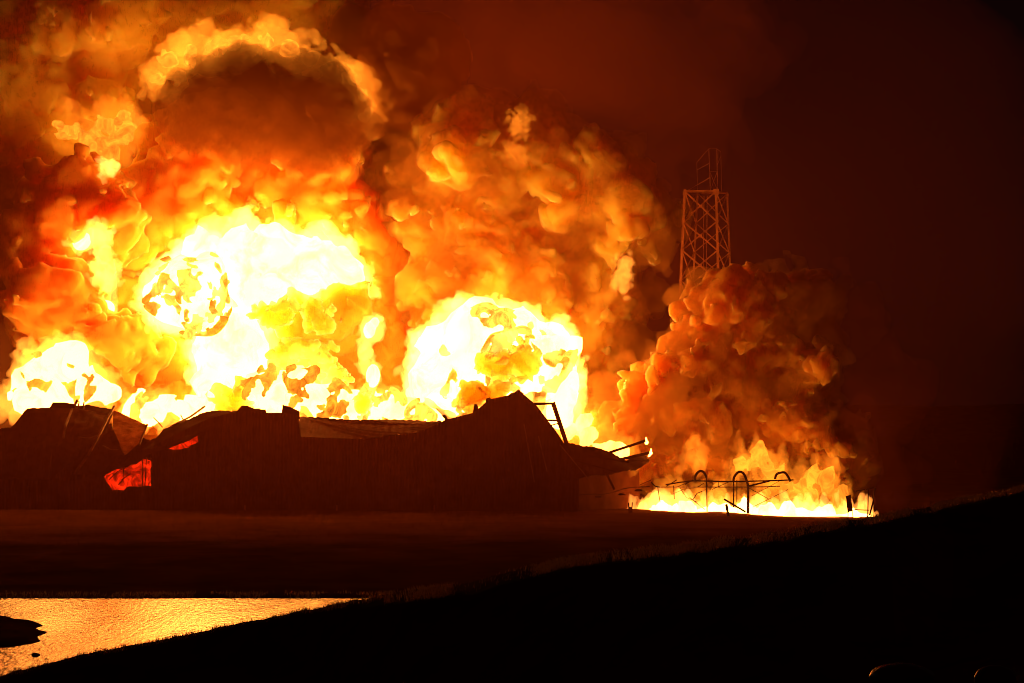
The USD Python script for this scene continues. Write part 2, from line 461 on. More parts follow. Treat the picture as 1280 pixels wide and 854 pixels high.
tag(obj('embankment', bank_mesh, BANK, smooth=True), kind='structure')


# dry grass along the crest and the bank
def blades(P, h0, h1, w, seed):
    r = np.random.default_rng(seed)
    n = len(P)
    hgt = r.uniform(h0, h1, n); ang = r.uniform(0, np.pi, n)
    lean = r.normal(0, 0.35, (n, 2)) * hgt[:, None]
    side = np.column_stack([np.cos(ang), np.sin(ang), np.zeros(n)]) * (w * r.uniform(0.6, 1.4, n))[:, None]
    mid = P + np.column_stack([lean * 0.3, hgt * 0.6]); tip = P + np.column_stack([lean, hgt])
    v = np.stack([P - side, P + side, mid - side * 0.6, mid + side * 0.6, tip], 1).reshape(-1, 3)
    k = np.arange(n)[:, None] * 5
    return v, np.vstack([k + [0, 1, 3], k + [0, 3, 2], k + [2, 3, 4]])


r_ = np.random.default_rng(77)
gp = np.concatenate([r_.uniform(-20, 480, 4500), r_.uniform(480, 1320, 26000)])
dens = meshkit.fbm(np.stack([gp * 0.04, 0 * gp, 0 * gp], -1), 4, 9)
gp = gp[r_.uniform(0, 1, len(gp)) < np.clip((dens - 0.3) / 0.35, 0.05, 1)]
B = crest(gp)
dy = np.where(gp < 480, r_.uniform(-2.0, 2.0, len(gp)), r_.uniform(-5.5, 1.5, len(gp)))
pl = np.interp(gp, [-200, 380, 520, 1500], [0.0, 0.0, 4.5, 6.0])
B[:, 0] *= (B[:, 1] + dy - CAM_Y) / (B[:, 1] - CAM_Y); B[:, 1] += dy
dn = np.minimum(0, dy + np.clip(np.minimum(pl, -dy - 0.5), 0, None))
B[:, 2] += np.interp(np.where(dy < 0, dn, dy), [-3, -1.4, -0.5, 0, 0.4, 1.2, 2.6], [-0.75, -0.16, -0.02, 0, -0.01, -0.09, -0.38]) + 0.006 * np.clip(-dy, 0, pl) - 0.03
tag(obj('grass', blades(B, 0.05, 0.22, 0.012, 5), GRASS), 'short dry grass along the crest of the dark near embankment', 'grass', kind='stuff')
# far shore weeds
sx = np.random.default_rng(12).uniform(-60, -8, 5200)
sy = np.random.default_rng(13).uniform(-107.6, -104.5, 5200)
keep = meshkit.fbm(np.stack([sx * 0.5, sy * 0.3, 0 * sx], -1), 3, 2) > 0.42
sx, sy = sx[keep], sy[keep]
tag(obj('shore_grass', blades(np.column_stack([sx, sy, ground_z(sx, sy) - 0.03]), 0.08, 0.32, 0.02, 6), GRASS), 'low weeds along the far shore of the pond', 'grass', kind='stuff')

# two smooth dark rocks at the very bottom right
for (ax_, ay_, w_, lab) in ((1128, 838, 40, 'smooth dark rock with a faintly lit top at the bottom edge, the left one'), (1244, 842, 26, 'smaller dark rock in the bottom right corner with a faint lit rim')):
    m = trimesh.creation.icosphere(3, 1.0)
    v = np.array(m.vertices)
    v *= (1 + 0.25 * (meshkit.fbm(v * 1.3 + ax_, 3, 2) - 0.5))[:, None]
    yy = CAM_Y + 46
    v = v * [size(w_, yy), size(w_, yy) * 0.8, size(18, yy)] + at(ax_, ay_ + 8, yy)
    tag(obj('rock', (v, m.faces), ROCK, smooth=True), lab, 'rock')

# ================================================================== THE BURNT-OUT WAREHOUSE
house = thing('collapsed_warehouse', 'long dark sheet-metal warehouse, fallen in and silhouetted before the fire', 'warehouse')
TOP = [(-160, 584), (0, 586), (60, 590), (127, 586), (150, 577), (180, 563), (203, 552), (222, 542), (246, 530), (262, 523), (285, 517), (302, 514), (333, 516), (352, 516), (373, 519), (376, 546), (450, 549), (520, 541), (545, 531), (556, 525), (592, 516), (612, 499), (641, 493), (649, 488), (670, 506), (695, 539), (713, 566), (724, 590)]
TX, TY = np.array([t[0] for t in TOP], float), np.array([t[1] for t in TOP], float)
# openings (in px) left in the wall: two burnt-through gaps that show the red inside
GAP = [[(127, 592), (150, 586), (172, 574), (180, 571), (189, 574), (189, 608), (162, 608), (155, 613), (140, 613), (134, 604)],
       [(203, 561), (222, 551), (246, 538), (248, 552), (236, 560), (222, 562)]]
from shapely.geometry import Polygon, box as sbox
from shapely.ops import unary_union


def torn(g, seed):
    r = np.random.default_rng(seed)
    out = []
    for p, q in zip(g, g[1:] + g[:1]):
        p, q = np.array(p, float), np.array(q, float)
        n = max(1, int(np.linalg.norm(q - p) / 4))
        out += [p + (q - p) * t / n + (r.normal(0, 0.7, 2) if t else 0) for t in range(n)]
    return Polygon(out).buffer(0)


holes = unary_union([torn(g, 5 + q) for q, g in enumerate(GAP)])


def px_panel(poly, y, pitch, depth, lean, seed, thick=0.06):
    """A ribbed wall sheet whose outline is poly (px); built upright on y with a slight lean."""
    r = np.random.default_rng(seed)
    x0, y0, x1, y1 = poly.bounds
    cols = np.arange(x0, x1 + pitch / 4, pitch / 4)
    v, f = [], []
    parts = []
    for q in range(len(cols) - 1):
        strip = poly.intersection(sbox(cols[q], y0 - 1, min(cols[q + 1], x1), y1 + 1))
        for g in getattr(strip, 'geoms', [strip]):
            if g.geom_type != 'Polygon' or g.area < 0.3:
                continue
            v2, f2 = trimesh.creation.triangulate_polygon(g, engine='earcut')
            out0 = depth * [0, 1, 1, 0][q % 4]; out1 = depth * [1, 1, 0, 0][q % 4]
            t = (v2[:, 0] - cols[q]) / (cols[q + 1] - cols[q])
            off = -(out0 * (1 - t) + out1 * t)
            P = np.array([at(a, b, y) for a, b in v2])
            P[:, 1] += off + lean * (P[:, 2] / 8.0) + 0.12 * (meshkit.noise(np.column_stack([P[:, 0] * 0.3, P[:, 2] * 0.3, np.full(len(P), 1.5)]), 3) - 0.5)
            Q = P + [0, thick, 0]
            n = len(P)
            m = trimesh.Trimesh(np.vstack([P, Q]), np.vstack([f2, f2[:, ::-1] + n]), process=False)
            parts.append(m)
    return trimesh.util.concatenate(parts)


edges = np.arange(-156, 725, 32.0)
for q in range(len(edges)):
    x0, x1 = edges[q], (min(edges[q] + 33.2, 724) if q < len(edges) - 1 else 724)
    xs_ = np.unique(np.concatenate([[x0, x1], TX[(TX > x0) & (TX < x1)]]))
    poly = Polygon([(x0, 642), *[(x, np.interp(x, TX, TY)) for x in xs_], (x1, 642)]).buffer(0).difference(holes)
    obj('wall_sheet', px_panel(poly, 0.16 * (q % 2), 4.0, 0.07, 0.1 * math.sin(q * 2.1), 100), SOOT, house)
# low roof between the broken left half and the gable: a plane rising to the ridge, lit from above by the fire
obj('roof_slope', sheet([at(374, 547, 0.05), at(450, 550, 0.05), at(520, 542, 0.05), at(552, 527, 3), at(552, 528, 9), at(460, 525, 9), at(374, 521, 9)], 0.08, 0.6, 0.1, 0.05, 0.9, 3), SCORCH, house, smooth=30)
obj('roof_slope', sheet([at(592, 517, 0.6), at(649, 488, 0.6), at(655, 492, 10), at(600, 512, 10)], 0.08, 0.6, 0.06, 0.05, 0.9, 4), SOOT, house, smooth=30)
# torn pieces along the broken roof edge
for rows, sd in (([(296, 514), (302, 507), (309, 507), (318, 511), (332, 512), (334, 519), (297, 519)], 1), ([(352, 520), (353, 506), (361, 508), (374, 514), (375, 524)], 2),
                 ([(590, 520), (593, 505), (597, 506), (599, 516)], 5), ([(606, 508), (608, 498), (613, 497), (616, 505)], 6), ([(62, 510), (66, 503), (80, 503), (92, 505), (94, 510)], 7)):
    obj('torn_roof_edge', sheet([at(a, b, 0.5 + 0.1 * sd) for a, b in rows], 0.1, 0.25, 0.12, 0, 1, sd), CHAR, house, smooth=30)
# bent and fallen sheets on the left half
obj('fallen_roof_sheet', sheet([at(a, b, y) for a, b, y in ((306, 513, 5), (252, 517, 4.5), (205, 536, 3), (178, 562, -0.6), (120, 590, -1.8), (60, 604, -2.6), (8, 616, -2.8), (60, 612, -2.0), (120, 602, -1.6), (170, 580, -1.2), (214, 559, -1.0), (262, 536, -0.7))], 0.07, 0.5, 0.16, 0.03, 0.8, 12), SOOT, house, smooth=30)
for rows, sd, mt, wr in ((((-160, 538, 7), (0, 537, 7), (13, 536, 7), (35, 511, 8), (80, 507, 9), (97, 509, 9), (94, 532, 4), (66, 560, 1), (60, 600, -1.5), (0, 600, -1.5), (-160, 596, -1.5)), 7, SOOT, 0.25),
                         (((78, 507, 9), (143, 512, 9), (132, 545, 3), (114, 566, 0.5), (62, 598, -1.6), (66, 558, 1), (93, 530, 4.5)), 6, SOOT, 0.4),
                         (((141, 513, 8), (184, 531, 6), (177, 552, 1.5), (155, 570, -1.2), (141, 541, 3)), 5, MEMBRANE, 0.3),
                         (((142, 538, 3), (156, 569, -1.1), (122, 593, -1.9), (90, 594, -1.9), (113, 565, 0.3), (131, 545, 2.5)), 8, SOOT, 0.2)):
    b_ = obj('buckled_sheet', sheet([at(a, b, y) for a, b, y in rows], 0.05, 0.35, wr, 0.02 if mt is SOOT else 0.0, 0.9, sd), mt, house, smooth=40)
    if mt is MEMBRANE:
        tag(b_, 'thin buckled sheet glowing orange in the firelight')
# exposed bent frame members
for rows, w in (([(97, 500), (90, 512), (82, 532), (79, 548)], 0.22), ([(143, 508), (134, 524), (122, 548), (112, 566), (95, 590)], 0.24), ([(184, 531), (178, 545), (174, 556)], 0.2),
                ([(100, 512), (120, 516), (140, 517)], 0.1), ([(128, 557), (138, 562), (148, 562)], 0.14), ([(97, 546), (112, 548), (122, 544)], 0.1), ([(256, 508), (238, 521), (214, 533)], 0.18), ([(203, 534), (197, 527), (192, 522)], 0.09), ([(229, 525), (226, 519)], 0.1),
                ([(104, 512), (105, 503)], 0.16), ([(98, 507), (99, 502)], 0.12), ([(594, 517), (596, 506)], 0.12), ([(612, 500), (613, 489)], 0.07), ([(616, 499), (617, 503)], 0.12)):
    P = [at(a, b, np.interp(b, [500, 512, 532, 566, 590], [9, 8.4, 3.4, -0.8, -2.6]) - 0.5) for a, b in rows]
    obj('bent_beam', cat(*[bar(P[q], P[q + 1], w) for q in range(len(P) - 1)]), RUST, house)
# twisted bars in front of the red gap
for rows in (([(154, 580), (155, 598), (148, 606)]), ([(136, 600), (146, 590), (158, 584)]), ([(152, 600), (162, 593)]), ([(178, 572), (178, 610)]), ([(183, 574), (181, 612)])):
    P = [at(a, b, -0.3) for a, b in rows]
    obj('twisted_bar', cat(*[bar(P[q], P[q + 1], 0.09) for q in range(len(P) - 1)]), CHAR, house)
# gable end frame with daylight of the fire between its members
for (p, q, w) in (((691, 503), (714, 572), 0.5), ((666, 505), (694, 504.5), 0.28), ((681, 525), (700, 526), 0.2), ((688, 532), (699, 529), 0.14), ((703, 540), (707, 548), 0.12)):
    obj('gable_post', bar(at(*p, 1.2), at(*q, 1.2), w, w), CHAR, house)
for x0, y0, x1, y1 in ((655, 530, 668, 603), (673, 545, 684, 590), (700, 556, 735, 598)):
    obj('wall_batten', bar(at(x0, y0, -0.35), at(x1, y1, -0.35), 0.13), RUST, house)
# concrete kerb along the foot of the wall
obj('plinth', cat(*[bar(at(x, 638.5, -0.6), at(x + 58, 638.7, -0.6), 0.3, 0.35) for x in range(-150, 690, 60)]), SOOT, house)
# right-hand wing: its roof hangs down, its low wall returns towards the burning yard
obj('side_wall', sheet([at(713, 642, 0.3), at(714, 590, 0.3), at(798, 588, 14), at(800, 634, 14)], 0.12, 0.6, 0.08, 0.05, 0.6, 15), SCORCH, house, smooth=30)
obj('hanging_roof', sheet([at(a, b, y) for a, b, y in ((706, 552, 2), (746, 560, 4), (782, 576, 7), (808, 570, 10), (812, 577, 8), (785, 588, 3), (752, 594, 1.5), (713, 600, -0.8))], 0.12, 0.5, 0.14, 0.05, 0.9, 16), SOOT, house, smooth=30)
for p, q, w, y in (((752, 569), (807, 551), 0.3, 6.0), ((764, 577), (812, 566), 0.34, 7.0), ((712, 566), (786, 578), 0.2, 2.6), ((716, 575), (770, 590), 0.16, 1.0), ((757, 590), (768, 612), 0.25, 0.4)):
    obj('roof_beam', bar(at(*p, y), at(*q, y), w), CHAR, house)

# ------------------------------------------------------------------ sagging cable with scraps, right of the wall
cab = thing('sagging_cable', 'thin sagging cable with dark scraps hanging in front of the low side wall', 'cable')
cp = np.array([at(x, 622 - 15 * ((x - 700) / 110) ** 1.4 + 1.5 * math.sin(x * 0.11), 0.0 if x < 690 else -0.8) for x in np.linspace(700, 812, 26)])
obj('cable', tube(cp, 0.04, 6), CHAR, cab)
for x, y_ in ((748, 621), (777, 618), (798, 613)):
    m = trimesh.creation.icosphere(2, 1.0)
    v = np.array(m.vertices) * (1 + 0.5 * (meshkit.fbm(np.array(m.vertices) * 2 + x, 3, 4) - 0.5))[:, None] * [0.42, 0.16, 0.13] + at(x, y_, -0.85)
    obj('scrap', (v, m.faces), CHAR, cab)

# ------------------------------------------------------------------ wrecked pipe rack in the burning yard
rack = thing('pipe_rack', 'twisted black steel pipe rack with three curved goosenecks standing in the yard fire', 'pipe rack')
RY = 9.0


def poly_bar(rows, w, y=RY):
    P = [at(a, b, y) for a, b in rows]
    return cat(*[bar(P[q], P[q + 1], w) for q in range(len(P) - 1)])


obj('rail', poly_bar([(832, 606), (850, 603), (868, 601), (900, 602), (925, 602), (962, 601), (992, 600)], 0.16), CHAR, rack)
obj('rail', poly_bar([(822, 609), (850, 609), (890, 609), (934, 609), (975, 608)], 0.12, RY + 1), RUST, rack)
for rows in ([(869, 602), (869, 596), (872, 591), (876, 589), (880, 591), (883, 597)], [(917, 602), (918, 596), (922, 591), (926, 590), (930, 593), (933, 600), (935, 610), (935, 642)], [(969, 599), (971, 593), (976, 591), (981, 591), (985, 596), (988, 602)]):
    P = np.array([at(a, b, RY - 0.3) for a, b in rows])
    tt = np.linspace(0, len(P) - 1, 28)
    from scipy.interpolate import make_interp_spline
    obj('gooseneck', tube(make_interp_spline(np.arange(len(P)), P, k=2)(tt), 0.15, 9), CHAR, rack, smooth=True)
for rows, w in (([(883, 597), (884, 642)], 0.14), ([(917, 600), (917, 634)], 0.13), ([(921, 600), (921, 628)], 0.1), ([(842, 607), (843, 624)], 0.1), ([(822, 608), (825, 628)], 0.1), ([(800, 606), (814, 600)], 0.06)):
    obj('post', poly_bar(rows, w), CHAR, rack)
for rows, w in (([(935, 608), (963, 601)], 0.2), ([(936, 610), (961, 624), (941, 634)], 0.08), ([(961, 624), (985, 612)], 0.07), ([(866, 625), (871, 617), (883, 612)], 0.1), ([(862, 622), (881, 637)], 0.1), ([(850, 610), (858, 622), (872, 628)], 0.07), ([(814, 603), (819, 608), (825, 609)], 0.14),
                ([(833, 608), (846, 600)], 0.1), ([(846, 609), (862, 602)], 0.07), ([(856, 606), (866, 600)], 0.1), ([(890, 612), (912, 602)], 0.07), ([(898, 603), (898, 609)], 0.07), ([(840, 618), (854, 612)], 0.07), ([(905, 624), (932, 640)], 0.22), ([(880, 604), (872, 609)], 0.08), ([(940, 620), (975, 601)], 0.06)):
    obj('brace', poly_bar(rows, w, RY + 0.4), CHAR, rack)

# ------------------------------------------------------------------ posts, sign and pipe frame on the edge of the yard
def lip_point(px, y=-8.0):
    p = at(px, 640, y)
    return np.array([p[0], y, float(ground_z(np.array([p[0]]), np.array([y]))[0])])


def stake(x0, top, x1=None, w=0.22, y=-7.5):
    b = lip_point(x1 if x1 is not None else x0, y)
    b[2] -= 0.3
    return bar(b, at(*((x0, top)), y), w)


st = thing('broken_stump', 'short forked black stump at the left end of the yard fire', 'stump')
obj('stem', stake(788, 634, 788, 0.42), CHAR, st)
obj('fork', stake(785.5, 628.5, 787, 0.14, -7.6), CHAR, st)
obj('fork', stake(790.5, 628, 789, 0.12, -7.4), CHAR, st)
fp = thing('leaning_post', 'single stout black post leaning left before the middle of the yard fire', 'post')
obj('stake', stake(908, 631, 911, 0.26), CHAR, fp)
obj('cap', bar(at(907.5, 630.4, -7.5), at(908.3, 632.2, -7.5), 0.3), CHAR, fp)
sg = thing('sign_board', 'blank dark upright sign board on two thin legs at the right end of the fire', 'sign')
bd = sheet([at(1057.5, 621, -8), at(1063.5, 619, -8), at(1066, 638, -8), at(1059.5, 640, -8)], 0.08, 0.4, 0.0, 0, 1, 1)
obj('board', bd, BOARD, sg)
obj('leg', stake(1060, 638, 1060, 0.07, -7.9), CHAR, sg)
obj('leg', stake(1065, 636, 1067, 0.07, -7.9), CHAR, sg)
obj('frame', cat(bar(at(1057.2, 620.8, -8.06), at(1063.8, 618.8, -8.06), 0.07), bar(at(1059.2, 640.3, -8.06), at(1066.2, 638.2, -8.06), 0.07)), CHAR, sg)
pf = thing('bent_pipework', 'thin bent black pipework in the smoke just right of the sign board', 'pipework')
for rows, w in (([(1084.5, 648), (1085.5, 612)], 0.12), ([(1087, 644), (1092, 625), (1094, 610)], 0.16), ([(1068, 637), (1086, 638)], 0.1), ([(1070, 614), (1093, 610)], 0.06)):
    obj('pipe', poly_bar(rows, w, -6.0), CHAR, pf)
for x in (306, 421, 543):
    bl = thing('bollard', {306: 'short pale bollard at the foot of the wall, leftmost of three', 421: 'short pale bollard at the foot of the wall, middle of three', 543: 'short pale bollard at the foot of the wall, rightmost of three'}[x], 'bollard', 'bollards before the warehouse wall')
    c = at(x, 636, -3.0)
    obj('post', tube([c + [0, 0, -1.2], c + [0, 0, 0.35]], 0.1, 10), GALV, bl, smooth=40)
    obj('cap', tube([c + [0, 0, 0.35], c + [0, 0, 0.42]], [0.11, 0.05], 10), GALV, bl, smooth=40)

# ------------------------------------------------------------------ lattice tower
tw = thing('lattice_tower', 'tall square steel lattice tower rising behind the right smoke column', 'tower')
TYF = 42.0
PANEL = [239, 277, 313, 351, 390, 430, 470, 515, 562, 617]


def leg_point(which, row):
    t = (row - 239) / 151.0
    if which == 0: return at(856 - 7 * t, row, TYF)
    if which == 1: return at(895 + 4 * t, row, TYF + 0.8)
    if which == 2: return at(909 + 6 * t, row + 3, TYF + 5.2)
    return at(872 - 7.5 * t, row + 2, TYF + 4.4)


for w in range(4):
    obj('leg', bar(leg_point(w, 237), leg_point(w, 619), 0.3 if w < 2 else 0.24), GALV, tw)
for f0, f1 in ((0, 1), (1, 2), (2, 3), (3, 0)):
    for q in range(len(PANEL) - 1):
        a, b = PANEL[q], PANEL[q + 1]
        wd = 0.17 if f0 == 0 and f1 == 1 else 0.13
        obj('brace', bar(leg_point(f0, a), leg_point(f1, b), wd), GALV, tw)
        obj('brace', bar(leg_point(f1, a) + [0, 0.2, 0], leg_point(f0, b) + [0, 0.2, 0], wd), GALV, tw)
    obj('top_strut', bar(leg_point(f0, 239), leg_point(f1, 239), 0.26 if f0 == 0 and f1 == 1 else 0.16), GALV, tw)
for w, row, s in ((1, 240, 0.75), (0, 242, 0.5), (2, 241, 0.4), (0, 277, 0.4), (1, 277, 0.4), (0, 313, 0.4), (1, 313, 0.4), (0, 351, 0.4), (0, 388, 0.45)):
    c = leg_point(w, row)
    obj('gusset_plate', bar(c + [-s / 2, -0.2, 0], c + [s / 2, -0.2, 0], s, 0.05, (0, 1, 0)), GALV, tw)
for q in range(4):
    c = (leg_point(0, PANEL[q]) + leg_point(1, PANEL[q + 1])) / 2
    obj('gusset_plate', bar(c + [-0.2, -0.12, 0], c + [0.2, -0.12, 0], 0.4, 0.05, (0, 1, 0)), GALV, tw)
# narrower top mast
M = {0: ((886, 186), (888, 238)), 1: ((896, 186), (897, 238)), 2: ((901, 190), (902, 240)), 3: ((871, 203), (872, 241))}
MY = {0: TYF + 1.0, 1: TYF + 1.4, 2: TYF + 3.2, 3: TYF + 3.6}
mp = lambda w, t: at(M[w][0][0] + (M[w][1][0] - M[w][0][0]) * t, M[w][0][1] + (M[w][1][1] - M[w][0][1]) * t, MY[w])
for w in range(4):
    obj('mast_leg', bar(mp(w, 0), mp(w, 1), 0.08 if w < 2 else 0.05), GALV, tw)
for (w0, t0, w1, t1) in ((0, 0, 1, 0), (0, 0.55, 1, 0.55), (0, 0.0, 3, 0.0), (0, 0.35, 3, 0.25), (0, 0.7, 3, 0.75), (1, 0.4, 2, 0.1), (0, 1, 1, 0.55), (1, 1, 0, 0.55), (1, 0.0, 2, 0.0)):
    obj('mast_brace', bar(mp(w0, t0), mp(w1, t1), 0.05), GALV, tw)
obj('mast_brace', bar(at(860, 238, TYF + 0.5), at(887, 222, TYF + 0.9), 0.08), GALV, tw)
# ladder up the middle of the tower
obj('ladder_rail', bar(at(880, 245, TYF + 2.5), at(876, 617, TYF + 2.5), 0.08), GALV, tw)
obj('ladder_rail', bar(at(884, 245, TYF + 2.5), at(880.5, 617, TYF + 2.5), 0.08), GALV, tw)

# ================================================================== FIRE
def gas_look(name, per_metre, color=FIRE):
    """Glowing gas: light given off by every metre of it, so that thin rims are orange and deep flame is white."""
    return usdkit.material(stage, '/World/Looks/' + name, {'e': ('emission', {'color': color, 'strength': per_metre})}, [], volume='e.emission')


CORE = flame_look('white_hot_core', 0.3, 0.5, 14.0, 26.0, 0.14)
CORE_GLOW = flame_look('glowing_core', 0.3, 0.62, 0.8, 2.4, 0.4, color=(1.0, 0.25, 0.014))
CORE_DIM = flame_look('orange_core', 0.3, 0.62, 1.2, 5.0, 0.4, color=(1.0, 0.27, 0.02))
CORE_LOW = flame_look('yellow_core', 0.3, 0.6, 6.0, 14.0, 0.2)
HOT_GAS = gas_look('white_hot_gas', 1.9)
MID_GAS = gas_look('yellow_gas', 0.75, (1.0, 0.28, 0.025))
ARC_GAS = gas_look('arc_gas', 0.34, (1.0, 0.26, 0.014))
DIM_GAS = gas_look('dim_orange_gas', 0.16, (1.0, 0.24, 0.012))
LOW_GAS = gas_look('orange_gas', 0.30, (1.0, 0.24, 0.012))
WISP = flame_look('orange_flame_wisp', 0.36, 0.62, 0.75, 3.2, 0.5, power=1.2, color=(1.0, 0.26, 0.014))
WISP_HOT = flame_look('yellow_flame_wisp', 0.36, 0.6, 1.6, 6.0, 0.5, power=1.2, color=(1.0, 0.28, 0.025))
RED = flame_look('red_embers', 0.32, 0.66, 0.12, 2.4, 0.8, color=(1.0, 0.02, 0.002))


def ragged(rows, y0, h, thick, cut, cells, seed):
    """Torn shreds lying in the skin of the puffs."""
    P = puffs(rows, y0)
    C, R = np.array([p[0] for p in P]), np.array([np.broadcast_to(p[1], 3) for p in P])
    lo, hi = (C - R).min(0) - 2, (C + R).max(0) + 2
    hi[1] = (C[:, 1] - 0.3 * R[:, 1]).max()
    n = np.ceil((hi - lo) / h).astype(int) + 1
    ax = [(lo[i] + h * np.arange(n[i])).astype(np.float32) for i in range(3)]
    f = np.full(n, 30.0, np.float32)
    for c, r in zip(C, R):
        d = (np.sqrt((((ax[0] - c[0]) / r[0]) ** 2)[:, None, None] + (((ax[1] - c[1]) / r[1]) ** 2)[None, :, None] + (((ax[2] - c[2]) / r[2]) ** 2)[None, None, :]) - 1) * float(r.prod() ** (1 / 3))
        f = np.minimum(f, d)
    f += 0.9 * grid_noise(n, cells[0] * 0.8 / h, seed + 5)
    z = sum(grid_noise(n, c / h, seed * 7 + q) * 0.62 ** q for q, c in enumerate(cells))
    g = np.maximum(np.abs(f) - thick, (cut - z) * 0.9)
    g[:, -1] = np.maximum(g[:, -1], 0.2)
    lab, m = ndimage.label(g < 0)
    sz = np.bincount(lab.ravel()); small = sz < 25; small[0] = False
    g[small[lab]] = 0.5
    return surface_net(g, lo, h)


def fire(name, label, rows, y0, gas, core=CORE, core_size=0.74, h=0.32, amp=(0.8, 0.7, 0.45), cell=(4.5, 2.0, 0.95), seed=1, lumps=10, wisps=(), category='fire', k=1.0, core_h=1.4, rise=1.0, core_amp=(0.5,), core_cell=(4.0,)):
    t = thing(name, label, category)

    def body(rs, *a):
        P = [(np.asarray(c) / [1, 1, rise], np.broadcast_to(np.asarray(r, float), 3) / [1, 1, rise]) for c, r in rs]
        v, f = billows(P, *a)
        return v * [1, 1, rise], f
    v, f = body(puffs(rows, y0), h, lumps, (0.25, 0.45), amp, cell, seed, k, 3.0)
    obj('glowing_gas', (v, f), gas, t, smooth=True)
    if core is not None:
        small = [(r[0], r[1], r[2] * core_size, *r[3:]) for r in rows]
        v, f = body(puffs(small, y0 + (0.6 if core_h > 0.2 else 0.0)), core_h, 4, (0.3, 0.45), core_amp, core_cell, seed + 500, min(0.8, 1.2 * core_h), 2.5)
        tag(obj('hot_core', (v, f), core, t, smooth=True), kind='stuff')
    for w_rows, w_mat, w_cut, w_cells in wisps:
        tag(obj('flame_wisp', ragged(w_rows, y0, 0.2, 0.28, w_cut, w_cells, seed + 40), w_mat, t, smooth=True), kind='stuff')
    return t


fire('fireball', 'huge blinding white fireball core high over the middle of the roof',
     [(262, 328, 36, 0), (305, 332, 44, 2), (350, 338, 46, 3), (395, 338, 42, 2), (422, 345, 30, 1), (325, 368, 28, 2), (290, 420, 38, -1), (275, 450, 32, -2), (310, 440, 28, -1), (285, 478, 34, -3), (335, 308, 22, 4)], 36, HOT_GAS, core_size=0.88, core_h=0.8, core_amp=(0.9, 0.6), core_cell=(4.0, 1.8), seed=3)
fire('fireball', 'round mottled fireball with brown filaments, left of the white core',
     [(238, 370, 48, 0), (212, 377, 32, 2), (255, 348, 32, 2), (225, 350, 30, 3)], 27, HOT_GAS, core_size=0.86, h=0.28, seed=4, amp=(0.4, 0.5, 0.45),
     wisps=[([(238, 368, 50, -0.3), (255, 346, 32, 1.5)], WISP, 0.52, (3.0, 1.3, 0.6)), ([(238, 370, 49, -0.2)], WISP_HOT, 0.5, (2.0, 0.9, 0.5))])
fire('fireball', 'broad white and yellow fireball directly behind the gable peak',
     [(560, 440, 40, 3), (600, 430, 44, 2), (640, 435, 44, 1), (678, 445, 38, 0), (545, 470, 34, 0), (590, 475, 44, -1), (650, 475, 42, -2), (690, 470, 28, -1), (615, 408, 20, 4), (697, 428, 18, 2)], 22, HOT_GAS, core_size=0.82, core_h=0.8, core_amp=(0.9, 0.6), core_cell=(4.0, 1.8), h=0.28, seed=5, amp=(0.8, 0.7, 0.5),
     wisps=[([(600, 430, 46, 1), (645, 435, 46, 0), (685, 450, 38, -1)], WISP_HOT, 0.42, (3.0, 1.3, 0.6)), ([(640, 470, 50, -2), (590, 480, 40, -2), (685, 465, 34, -1)], WISP, 0.16, (3.2, 1.5, 0.7))])
fire('fireball', 'white and yellow fireball low over the broken left end of the warehouse',
     [(60, 472, 30, 0), (85, 450, 22, 2), (40, 490, 24, 0), (100, 482, 24, 1), (125, 490, 16, 1), (75, 500, 30, -2)], 24, MID_GAS, core_size=0.76, core_h=0.7, core_amp=(0.8, 0.5), core_cell=(3.0, 1.5), h=0.28, seed=6,
     wisps=[([(60, 472, 32, -0.5), (90, 480, 30, 0), (40, 490, 25, 0)], WISP, 0.3, (2.6, 1.2, 0.6))])
fire('flame_bank', 'ragged flames licking along the roof edge from the left sheets to the gable',
     [(165, 512, 11.5, 0), (195, 515, 16.4, 0), (235, 522, 11.5, -1), (330, 488, 27.6, 2), (375, 482, 27.6, 2), (405, 500, 23.9, 0), (450, 512, 16.6, 1), (490, 517, 16.6, 0), (350, 508, 22.1, -2), (525, 520, 14.7, -2), (265, 505, 14.8, 0), (430, 520, 12.9, 0), (470, 522, 11.0, 0)], 14, MID_GAS, core_size=0.7, core_h=0.6, core_amp=(0.8, 0.5), core_cell=(2.4, 1.2), h=0.26, seed=7, amp=(0.8, 0.8, 0.5),
     wisps=[([(330, 488, 32, 0), (378, 482, 33, 0), (408, 500, 28, -1)], WISP, 0.12, (2.4, 1.1, 0.55)), ([(450, 508, 22, 0), (490, 514, 22, 0), (525, 518, 18, -2), (195, 512, 22, 0)], WISP_HOT, 0.15, (2.4, 1.1, 0.55))])
fire('flame', 'tall white flame just right of the gable frame',
     [(713, 498, 12, 0, 1, 1, 1.4), (719, 484, 8, 0, 0.8, 0.8, 1.6), (703, 512, 11, 0), (712, 522, 8, 0)], 10, HOT_GAS, core_size=0.8, core_h=0.4, h=0.2, seed=8, amp=(0.4, 0.35, 0.25), cell=(1.8, 0.9, 0.5), rise=1.5)
fire('flame', 'yellow flame lying behind the hanging roof right of the gable',
     [(715, 540, 18, 0), (735, 548, 16, 0), (757, 560, 12, 0), (780, 566, 8, 0), (728, 530, 12, 2)], 12, LOW_GAS, core=CORE_LOW, core_size=0.4, core_h=0.4, core_amp=(0.5, 0.3), core_cell=(1.6, 0.9), h=0.19, seed=18, amp=(0.8, 0.6, 0.4), cell=(2.0, 1.0, 0.55), rise=1.4)
